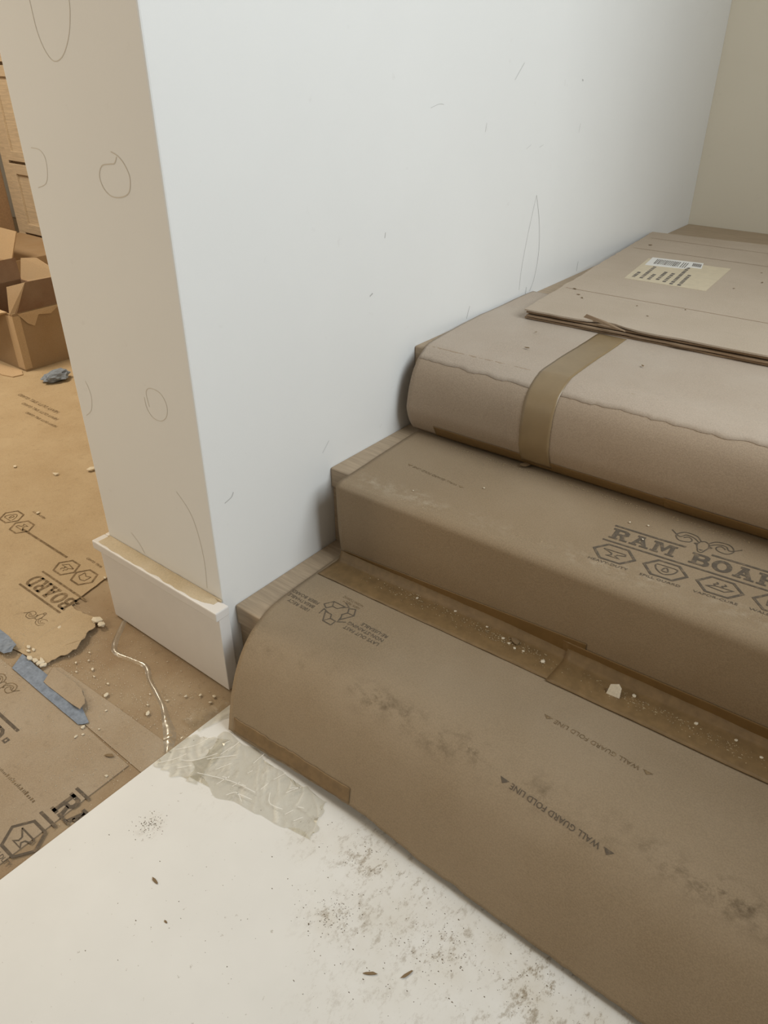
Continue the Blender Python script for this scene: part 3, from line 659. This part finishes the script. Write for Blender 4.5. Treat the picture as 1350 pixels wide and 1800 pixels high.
pn = empty('cabinet_end', (-3.9, 1.3, 0), 'brown oak end panel of the tall cabinet left of the drawers', 'cabinet')
child('end_panel', boxm('end_panel', (-3.66, 0.95, .0042), (-3.62, 1.59, 2.3), M['oakdark'], .002), pn)
child('front_panel', boxm('front_panel', (-4.4, 0.95, .0042), (-3.66, .97, 2.3), M['oakdark'], .002), pn)

# ---------------------------------------------------------------- clear plastic film
fl = empty('plastic_film', (.15, -.15, .006), 'crumpled clear plastic film trailing from the baseboard onto the white panel', 'plastic film')
path = smoothpts([(-.324, -.030), (-.284, -.080), (-.252, -.102), (-.202, -.094), (-.166, -.089), (-.126, -.109), (-.057, -.133), (-.015, -.155), (.014, -.170), (.035, -.186), (.055, -.205)])
wds = [.012, .014, .012, .009, .012, .010, .010, .016, .024, .022, .012]
vs, fs = [], []; n = len(path)
for i, p in enumerate(path):
    a = path[max(0, i - 1)]; c = path[min(n - 1, i + 1)]; dx, dy = c[0] - a[0], c[1] - a[1]; l = math.hypot(dx, dy)
    q = i / (n - 1) * 10; k = int(min(9, q)); wd = wds[k] + (wds[k + 1] - wds[k]) * (q - k)
    for t in (-1, -.5, 0, .5, 1):
        zz = .007 + .005 * (1 - abs(t)) + .004 * nz3(i * .5, t * 2, 3) + (.004 if p[0] > .03 else 0)
        vs.append((p[0] - dy / l * t * wd * .5, p[1] + dx / l * t * wd * .5, max(.004 if p[0] < .04 else .0075, zz)))
for i in range(n - 1):
    for k in range(4): a = i * 5 + k; fs.append((a, a + 1, a + 6, a + 5))
child('ribbon', pydata('ribbon', vs, fs, M['film'], True), fl)
def crumple(name, corners, nx, ny, amp, sd, z=.009, rag=.012):
    c00, c10, c11, c01 = [Vector(c) for c in corners]; vs, fs = [], []
    for j in range(ny + 1):
        for i in range(nx + 1):
            u, v = i / nx, j / ny; p = (c00 * (1 - u) + c10 * u) * (1 - v) + (c01 * (1 - u) + c11 * u) * v
            ed = min(u, 1 - u, v, 1 - v)
            if ed == 0: p = p + Vector((nz3(u * 5, v * 5, sd), nz3(u * 5 + 9, v * 5, sd))) * rag
            rid = 1 - abs(nz3(p.x * 13 + sd, p.y * 22, 1)) * 5; rid2 = 1 - abs(nz3(p.x * 34 + p.y * 20, p.y * 18 + sd, 4)) * 5
            vs.append((p.x, p.y, z + amp * (max(0, rid) * .8 + max(0, rid2) * .5) * (1 if ed else .2)))
    for j in range(ny):
        for i in range(nx): a = j * (nx + 1) + i; fs.append((a, a + 1, a + nx + 2, a + nx + 1))
    child(name, pydata(name, vs, fs, M['film'], False), fl)
crumple('film_fold', [(.050, -.235), (.145, -.215), (.115, -.112), (.038, -.160)], 40, 40, .0045, 3, .0075, .018)
crumple('film_sheet', [(.120, -.215), (.375, -.172), (.345, -.100), (.090, -.105)], 90, 40, .0016, 7, .0068, .022)
M['crease'] = plain('film_crease_highlight', (.88, .86, .80), .25, spec=.8)  # whitish strips that paint the bright highlights along the film's folds
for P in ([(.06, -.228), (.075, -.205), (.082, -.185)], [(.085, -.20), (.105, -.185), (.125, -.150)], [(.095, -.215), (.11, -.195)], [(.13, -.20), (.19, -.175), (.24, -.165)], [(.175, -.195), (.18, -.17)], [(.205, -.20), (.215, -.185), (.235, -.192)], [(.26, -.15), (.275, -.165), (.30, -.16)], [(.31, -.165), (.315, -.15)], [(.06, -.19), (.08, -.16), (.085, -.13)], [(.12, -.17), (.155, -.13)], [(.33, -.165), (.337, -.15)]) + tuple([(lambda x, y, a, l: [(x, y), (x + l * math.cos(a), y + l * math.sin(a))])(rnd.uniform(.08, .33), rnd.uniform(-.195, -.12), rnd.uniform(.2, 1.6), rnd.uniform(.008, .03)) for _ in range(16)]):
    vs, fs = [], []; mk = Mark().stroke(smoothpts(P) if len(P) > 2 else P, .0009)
    child('crease_highlight', pydata('crease_highlight', [(x, y, .0125) for x, y in mk.v], mk.f, M['crease']), fl)
crumple('film_fold', [(.005, -.135), (.055, -.135), (.075, -.050), (.030, -.050)], 20, 20, .005, 11, .0075, .006)

# ---------------------------------------------------------------- crumbs, chips, grit
def crumb_mesh(name, mat, sd, flat=.6):
    bm = bmesh.new(); bmesh.ops.create_icosphere(bm, subdivisions=1, radius=1); r = random.Random(sd)
    for v in bm.verts: v.co *= r.uniform(.65, 1.15); v.co.z *= flat
    me = bpy.data.meshes.new(name); bm.to_mesh(me); bm.free(); finish(me, mat); return me
CR = [crumb_mesh('plaster_crumb', M['plaster'], i) for i in range(5)]
def crumb(name, x, y, z, r, me, label, cat, group, stretch=1.0, rz=None):
    o = obj(name, me, None, label, cat, group); o.location = (x, y, z + r * .45); o.scale = (r * stretch, r, r); o.rotation_euler = (0, 0, rnd.uniform(0, 6.3) if rz is None else rz); return o
fl_l = 'small white plaster crumb on the dusty brown floor between baseboard and tape'
for (x, y, r, sx) in ((-.372, -.068, .011, 1.5), (-.352, -.070, .009, 1.2)):
    crumb('plaster_lump', x, y, .006, r, CR[0], 'larger cream plaster lump at the torn tip of the floor paper', 'plaster', 'plaster lumps at the torn tip', sx, .5)
spots = [(-.165, -.185, .0065), (-.128, -.262, .0065), (-.112, -.272, .004), (-.118, -.283, .0045), (-.10, -.245, .003), (-.060, -.165, .006), (.004, -.30, .004), (-.25, -.16, .0045), (-.23, -.17, .003), (-.19, -.165, .0035), (-.10, -.13, .003), (-.08, -.15, .0035), (-.06, -.12, .003), (-.04, -.09, .0045), (-.02, -.07, .0045), (.005, -.055, .005), (.01, -.07, .004), (-.13, -.21, .0035), (-.28, -.15, .0035), (-.30, -.135, .003), (-.295, -.17, .0035), (-.27, -.185, .003)]
for i, (x, y, r) in enumerate(spots): crumb('plaster_crumb', x, y, .002, r * .72, CR[i % 5], fl_l, 'crumb', 'plaster crumbs on the bare floor', rnd.uniform(1, 1.7))
for i, (x, y, r) in enumerate([(-.375, -.225, .006), (-.36, -.222, .006), (-.345, -.218, .007), (-.352, -.212, .005), (-.40, -.215, .004), (-.41, -.208, .0045), (-.395, -.205, .004), (-.335, -.218, .006)]):
    crumb('paper_crumb', x, y, .006, r, CR[i % 5], 'pale crumb on the torn paper edge beside the curled blue tape', 'crumb', 'crumbs by the curled blue tape', 1.6)
for i, (x, y, r) in enumerate([(-.42, -.13, .0045), (-.50, .04, .004), (-1.0, .33, .012), (-1.06, .25, .008), (-1.20, .2, .006), (-.9, .1, .005)]):
    crumb('plaster_crumb', x, y, .004, r, CR[i % 5], 'small white crumb on the golden brown torn floor paper', 'crumb', 'crumbs on the golden paper', 1.4)
# bits on the stairs
def on(S, x, s, r, label, name='plaster_crumb', me=None, sx=1.2, cat='crumb', group='crumbs on the stair paper'):
    p = S.pt(x, s, .0015); crumb(name, x, p[1], p[2], r, me or CR[int(x * 1000) % 5], label, cat, group, sx)
lb = 'pale plaster crumb in the dusty crease behind the lowest step'
for x, y, r in ((.46, .25, .0032), (.475, .245, .0028), (.49, .24, .003), (.505, .243, .0025), (.545, .24, .0045), (.42, .26, .0025), (.35, .262, .003), (.27, .25, .003), (.70, .262, .004), (.80, .265, .0035), (.86, .27, .003), (.90, .26, .003)): on(S1, x, .300 - y, r, lb)
CH = crumb_mesh('wood_chip', M['chip'], 31, .35)
pp = S1.pt(.672, .300 - .243, .003)
obj('plaster_flake', pydata('plaster_flake', [(.662, pp[1] - .004, pp[2]), (.684, pp[1] - .002, pp[2]), (.682, pp[1] + .006, pp[2] + .014), (.676, pp[1] + .008, pp[2] + .019), (.664, pp[1] + .004, pp[2] + .015)], [(0, 1, 2, 3, 4)], M['plaster']), label='upright cream plaster flake standing in the lowest stair crease', cat='plaster'); thicken(bpy.data.objects['plaster_flake'], .003)
on(S2, .318, .030, .010, 'dark wood chip lying below the top riser near the tape band', 'wood_chip', CH, 1.7, 'wood chip', 'dark chips')
on(S1, .482, .045, .008, 'dark chip among the grit in the lowest stair crease', 'wood_chip', CH, 1.6, 'wood chip', 'dark chips')
for i, (x, y, r) in enumerate(((.30, .415, .002), (.57, .47, .002), (.60, .48, .002), (.61, .43, .002), (.20, .32, .0016))): on(S2, x, .575 - y, r, 'tiny white crumb on the printed middle step paper', group='crumbs on the middle step')
for i, (x, y, r) in enumerate(((.22, .69, .0035), (.45, .74, .003), (.18, .80, .002))): 
    p = S3.pt(x, 1.10 - y, .003); crumb('wood_chip', x, y, p[2], r, CH, 'small dark splinter on the pale top step paper', 'wood chip', 'splinters on the top step', 2.2)
for i, (x, y, r) in enumerate(((.12, 1.10, .0035), (.15, 1.06, .003), (.17, 1.04, .003), (.30, 1.06, .002), (.40, 1.10, .002), (.47, 1.45, .003), (.44, 1.55, .002), (.43, 1.35, .002), (.35, 1.0, .002), (.08, 1.68, .004))):
    crumb('wood_chip', x, y, ZC, r, CH, 'small dark speck of debris on the flattened carton', 'wood chip', 'specks on the flattened carton', 1.8)
def gritmesh(name, pts, mat):
    vs, fs = [], []
    for (x, y, z, r) in pts:
        b = len(vs); a = rnd.uniform(0, 6.3); e = rnd.uniform(.7, 2.0)
        for k in range(3): vs.append((x + r * e * math.cos(a) * math.cos(a + k * 2.1) , y + r * math.sin(a + k * 2.1), z))
        vs.append((x, y, z + r * .8)); fs += [(b, b + 1, b + 3), (b + 1, b + 2, b + 3), (b + 2, b, b + 3)]
    return pydata(name, vs, fs, mat)
P = []
for i in range(420):
    x = .12 + 1.2 * rnd.random() ** .7
    sn = .575 - (.262 + .045 * (x - .06)) + rnd.gauss(-.012, .010)
    if nz3(x * 9, 2.2, 7) < -.05: continue
    p = S2.pt(x, sn, .0002); P.append((x, p[1], p[2], rnd.uniform(.0005, .0018)))
FIB = P
def gauss(c, s): return rnd.gauss(c, s)
child('scuffed_fibres', gritmesh('scuffed_fibres', FIB, M['edge']), sp2, kind='stuff')
P = []
for i in range(900):
    cx = rnd.choice((.25, .40, .48, .48, .70, .70, .82, .86, rnd.uniform(.12, 1.2))); x = gauss(cx, .045); y = gauss(.246 + .02 * (x - .3), .010)
    if x < .08 or y > .262: continue
    p = S1.pt(x, .300 - y, .0028); P.append((x, p[1], p[2], rnd.uniform(.0006, .0017)))
obj('crease_grit', gritmesh('crease_grit', P, M['grit']), label='sandy grit gathered in the crease behind the lowest step', cat='grit', kind='stuff')
P = []
for i in range(700):
    x = rnd.uniform(.14, 1.2); y = .528 + .015 * (x - .1) - abs(gauss(0, .006)); p = S2.pt(x, .575 - y, .001); P.append((x, p[1], p[2], rnd.uniform(.0005, .0015)))
obj('crease_grit', gritmesh('crease_grit', P, M['grit']), label='sandy grit gathered below the top riser', cat='grit', kind='stuff')
P = []
for i in range(2200):
    x = rnd.uniform(-.48, .04); y = gauss(-.19, .11)
    if y > -.03 or x > .042: continue
    z = .0025 if y < -.262 else .0022
    if x < -.33: z = .0042
    P.append((x, y, z, rnd.uniform(.0004, .0013)))
obj('floor_grit', gritmesh('floor_grit', P, M['plaster']), label='fine pale plaster grit scattered over the brown floor paper', cat='grit', kind='stuff')
P = []
for i in range(900):
    cx, cy, sg = rnd.choice(((.485, -.241, .018), (.47, -.13, .035), (.63, -.175, .03), (.77, -.14, .05), (.55, -.2, .09), (.4, -.3, .22), (.148, -.313, .012)))
    x, y = gauss(cx, sg), gauss(cy, sg)
    if x < .06 or y > -.11: continue
    P.append((x, y, .006, rnd.uniform(.0004, .0013)))
obj('panel_grit', gritmesh('panel_grit', P, M['fleck']), label='dark grit and flecks scattered on the white panel', cat='grit', kind='stuff')
for (x, y, r, sx) in ((.235, -.37, .003, 3), (.62, -.24, .003, 4), (.58, -.27, .003, 4), (.57, -.39, .0028, 2.5), (.30, -.40, .002, 2), (.07, -.62, .002, 3)):
    crumb('splinter', x, y, .006, r, CH, 'thin dark splinter lying on the white panel', 'wood chip', 'splinters on the white panel', sx)
crumb('wood_chip', -.03, -.27, .002, .005, CH, 'dark bark-like chip on the floor paper near the film', 'wood chip', None, 2.2, .4)
